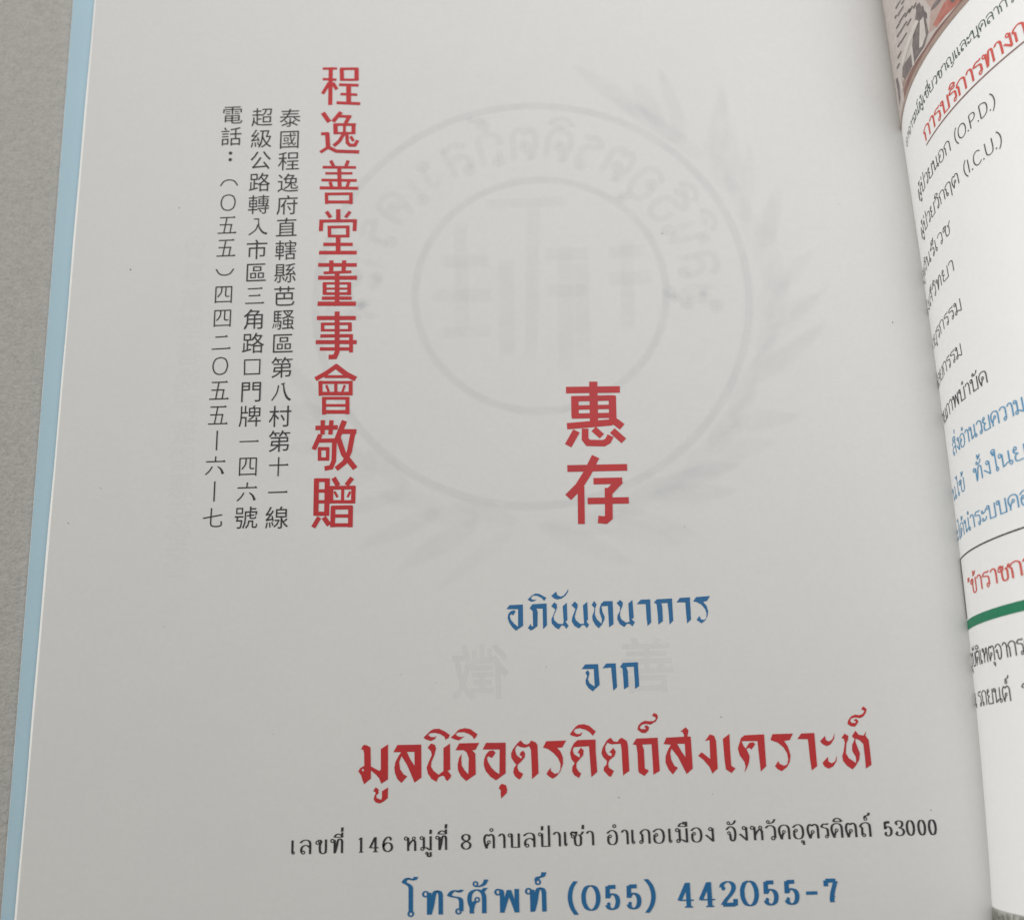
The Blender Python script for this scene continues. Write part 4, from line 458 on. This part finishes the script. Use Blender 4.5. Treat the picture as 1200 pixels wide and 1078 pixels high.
# three columns of black Chinese characters
def font_glyph(ch, off):
    c = bpy.data.curves.new('g', 'FONT'); c.body = ch; c.size = 1.0; c.offset = off; c.resolution_u = 2
    o = bpy.data.objects.new('g', c); COL.objects.link(o)
    me = bpy.data.meshes.new_from_object(o.evaluated_get(bpy.context.evaluated_depsgraph_get()))
    V = [(v.co.x, v.co.y) for v in me.vertices]; Fc = [tuple(p.vertices) for p in me.polygons]
    bpy.data.objects.remove(o); bpy.data.curves.remove(c); bpy.data.meshes.remove(me)
    return V, Fc
_g = {}
def put_cjk(ink, ch, cx, cy, em, mirror=False, off=-0.0025, pen=3.2, sx=1.0):
    if ch in CJK and not mirror:
        e = em*.90
        draw_items(ink, CJK[ch], lambda p: (cx+(p[0]-50)*e/100*sx, cy+(p[1]-50)*e/100), e*pen/100, e*pen/100*.9, seg=12)
        return
    if (ch, off) not in _g: _g[(ch, off)] = font_glyph(ch, off)
    V, Fc = _g[(ch, off)]; z = ink.layer(); b = len(ink.v)
    for x, y in V:
        px = (x-.5)*em*sx; ink.v.append((cx+(-px if mirror else px), cy+(y-.38)*em)); ink.z.append(z)
    for f in Fc: ink.f.append(tuple(b+i for i in f))
for key, name, lab in (('col1', 'address_column', 'rightmost column of small black Chinese characters'),
                       ('col2', 'address_column', 'middle column of small black Chinese characters'),
                       ('col3', 'address_column', 'leftmost column of small black Chinese characters')):
    ink = Ink(); c = D[key]
    for ch, y in zip(c['t'], c['y']):
        put_cjk(ink, ch, c['x']*1e-5, y*1e-5, c['em']*1e-5)
    ink.build(name, 'black', left, left_pt, label=lab)

# specks of dirt
sp = Ink()
for x, y, r in D['specks']:
    n = 7; sp.poly([[(x*1e-5+r*1e-5*random.uniform(.6, 1.2)*math.cos(6.283*i/n), y*1e-5+r*1e-5*random.uniform(.6, 1.3)*math.sin(6.283*i/n)) for i in range(n)]])
so = sp.build('dirt_specks', 'black', left, left_pt, lift=.00006); so['kind'] = 'stuff'

# faint print showing through from the other side of the left page
class Ghost:
    def __init__(self): self.v = []; self.f = []; self.a = []; self.k = 0
    def strip(self, P, w, al, closed=False):
        A_, B_ = offsets(P, w*.5, w*.5, closed); C_, E_ = offsets(P, w*.5+.00065, w*.5+.00065, closed)
        self.k += 1; z = 0.000008+self.k*0.0000003; b = len(self.v); n = len(P)
        for i in range(n):
            e = 1.0 if closed or 0 < i < n-1 else .0
            for p, q in ((C_[i], 0), (A_[i], al*e), (B_[i], al*e), (E_[i], 0)): self.v.append(left_pt(p[0], p[1], z)); self.a.append(q)
        for i in range(n if closed else n-1):
            j = (i+1) % n
            for q in range(3): self.f.append((b+4*i+q, b+4*i+q+1, b+4*j+q+1, b+4*j+q))
    def leaf(self, p, ang, ln, wd, al):
        P = [(p[0]+math.cos(ang)*ln*t, p[1]+math.sin(ang)*ln*t) for t in [i/8 for i in range(9)]]
        self.k += 1; z = 0.000008+self.k*0.0000003; b = len(self.v); n = 9
        nx, ny = -math.sin(ang), math.cos(ang)
        for i, q in enumerate(P):
            h = wd*math.sin(math.pi*(i/8)**.8)*.5
            for o, a in ((-h-.0006, 0), (-h*.6, al), (h*.6, al), (h+.0006, 0)):
                self.v.append(left_pt(q[0]+nx*o, q[1]+ny*o, z)); self.a.append(a if 0 < i < 8 else 0)
        for i in range(8):
            for q in range(3): self.f.append((b+4*i+q, b+4*i+q+1, b+4*i+q+5, b+4*i+q+4))
    def glyph(self, items, tf, w, al):
        for it in items:
            k, P, wd, tap = parse(it)
            if k in 'sl':
                Q = [tf(p) for p in P]; Q = smooth_pts(Q, n=3) if k == 's' else [Q[0], ((Q[0][0]+Q[-1][0])/2, (Q[0][1]+Q[-1][1])/2), Q[-1]] if len(Q) == 2 else Q
                self.strip(Q, w, al)
            elif k == 'o':
                Q = [tf((P[0][0]+P[1]*math.cos(i*.7854), P[0][1]+P[1]*math.sin(i*.7854))) for i in range(8)]; self.strip(Q, w, al, True)
    def build(self, name, label=None):
        return link(name, self.v, self.f, 'ghost', left, label, fade=self.a)
S = D['seal']; cx, cy = S['c'][0]*1e-5, S['c'][1]*1e-5; RO, RI = S['ro']*1e-5, S['ri']*1e-5; ix, iy = S['ci'][0]*1e-5, S['ci'][1]*1e-5
G = Ghost()
def circ(x, y, r, n=96): return [(x+r*math.cos(2*math.pi*i/n), y+r*math.sin(2*math.pi*i/n)) for i in range(n)]
G.strip(circ(cx, cy, RO), .0010, .12, True)
G.strip(circ(ix, iy, RI), .0009, .12, True)
ring = 'มูลนิธิอุตรดิตถ์สงเคราะห์'
cl = []
for c in ring:
    if is_mark(c): cl[-1][1] += c
    else: cl.append([c, ''])
rm = RI+(RO-RI)*.28; u = (RO-RI)*.42/10; tot = sum(FONT[c][0]+1.6 for c, m in cl); ang = math.radians(-8); span = math.radians(196)
for c, mk in cl:
    adv = (FONT[c][0]+1.6)/tot*span
    def tf(p, a0=ang):
        r = rm+p[1]*u; a = a0+(p[0]+.8)/tot*span
        return (cx+r*math.cos(a), cy+r*math.sin(a))
    G.glyph(FONT[c][1], tf, .0008, .085)
    for q in mk: G.glyph(FONT[q][1], lambda p, tf=tf, c=c: tf((p[0]+width_box(c)[1], p[1])), .0006, .09)
    ang += adv
for a in (178, 2):
    x = cx+(RO+RI)/2*math.cos(math.radians(a)); y = cy+(RO+RI)/2*math.sin(math.radians(a))-.002
    for k in range(4): G.strip([(x-.0022*math.cos(k*.785), y-.0022*math.sin(k*.785)), (x, y), (x+.0022*math.cos(k*.785), y+.0022*math.sin(k*.785))], .0006, .09)
for P, wd in S['strokes']:
    Q = mmp(P); mid = ((Q[0][0]+Q[1][0])/2, (Q[0][1]+Q[1][1])/2)
    G.strip([Q[0], ((Q[0][0]*.9+Q[1][0]*.1), (Q[0][1]*.9+Q[1][1]*.1)), mid, ((Q[1][0]*.9+Q[0][0]*.1), (Q[1][1]*.9+Q[0][1]*.1)), Q[1]], wd*2.0e-5, .06)
G.build('showthrough_seal', 'faint round emblem with ring lettering showing through from the other side')
G = Ghost(); random.seed(4)
for a in range(-90, 60, 9):
    for side in (0, 1):
        r = RO*1.075; aa = math.radians(a+random.uniform(-2, 2))
        if a < -72: pass
        p = (cx+r*math.cos(aa), cy+r*math.sin(aa))
        d = aa+math.pi/2+(-.62 if side else .05)+random.uniform(-.22, .22)
        G.leaf(p, d, random.uniform(.013, .023), random.uniform(.0028, .0046), random.uniform(.035, .075))
for a in range(-94, -152, -9):
    for side in (0, 1):
        aa = math.radians(a); p = (cx+RO*1.075*math.cos(aa), cy+RO*1.075*math.sin(aa)); d = aa-math.pi/2+(.62 if side else -.05)+random.uniform(-.22, .22)
        G.leaf(p, d, random.uniform(.013, .022), random.uniform(.0028, .0046), random.uniform(.04, .08))
G.build('showthrough_wreath', 'faint leafy wreath showing through round the emblem')
def ghost_flat(name, chars, al):
    ink = Ink()
    for ch, x, y, em in chars: put_cjk(ink, ch, x*1e-5, y*1e-5, em*1e-5, mirror=True, off=0.016)
    vv = [left_pt(p[0], p[1], .00001+z) for p, z in zip(ink.v, ink.z)]
    link(name, vv, [f[::-1] for f in ink.f], 'ghost', left, fade=[al]*len(vv))
for gc in D['ghost_chars']: ghost_flat('showthrough_character', [gc], .10)
ghost_flat('showthrough_column', D['ghost_col'], .035)

# ---------------------------------------------------------------- print on the right page
CUT = (0.001, 0.005)
for i, (text, s0, s1, i0, i1, base, uy, m, a, b, name, lab) in enumerate(D['rlines']):
    ink = Ink(); uy *= 1e-5
    set_text(ink, text, s0*1e-5, s1*1e-5, i0, i1, base*1e-5, uy, uy*a, uy*b)
    ink.build(name, m, right, right_pt, lift=.00005, label=lab, cut=CUT, keep=-.0045)
for name, m, lift, polys in D['rpolys']:
    ink = Ink()
    for p in polys: ink.poly([mmp(p)])
    ink.build(name, m, right, right_pt, lift=lift*1e-6, cut=CUT, keep=-.0045)
random.seed(11)
ink = Ink()
for i in range(300):
    s = random.uniform(0, .03); t0 = -.0855-random.random()**1.5*.004; h = random.uniform(.001, .007); wd = random.uniform(.00006, .00035)
    ink.poly([[(s, t0), (s+wd, t0), (s+wd*.6+random.uniform(-.0003, .0003), t0-h)]])
o = ink.build('printed_photo_streaks', 'ph_streak', right, right_pt, lift=.00009, cut=CUT); o['kind'] = 'stuff'
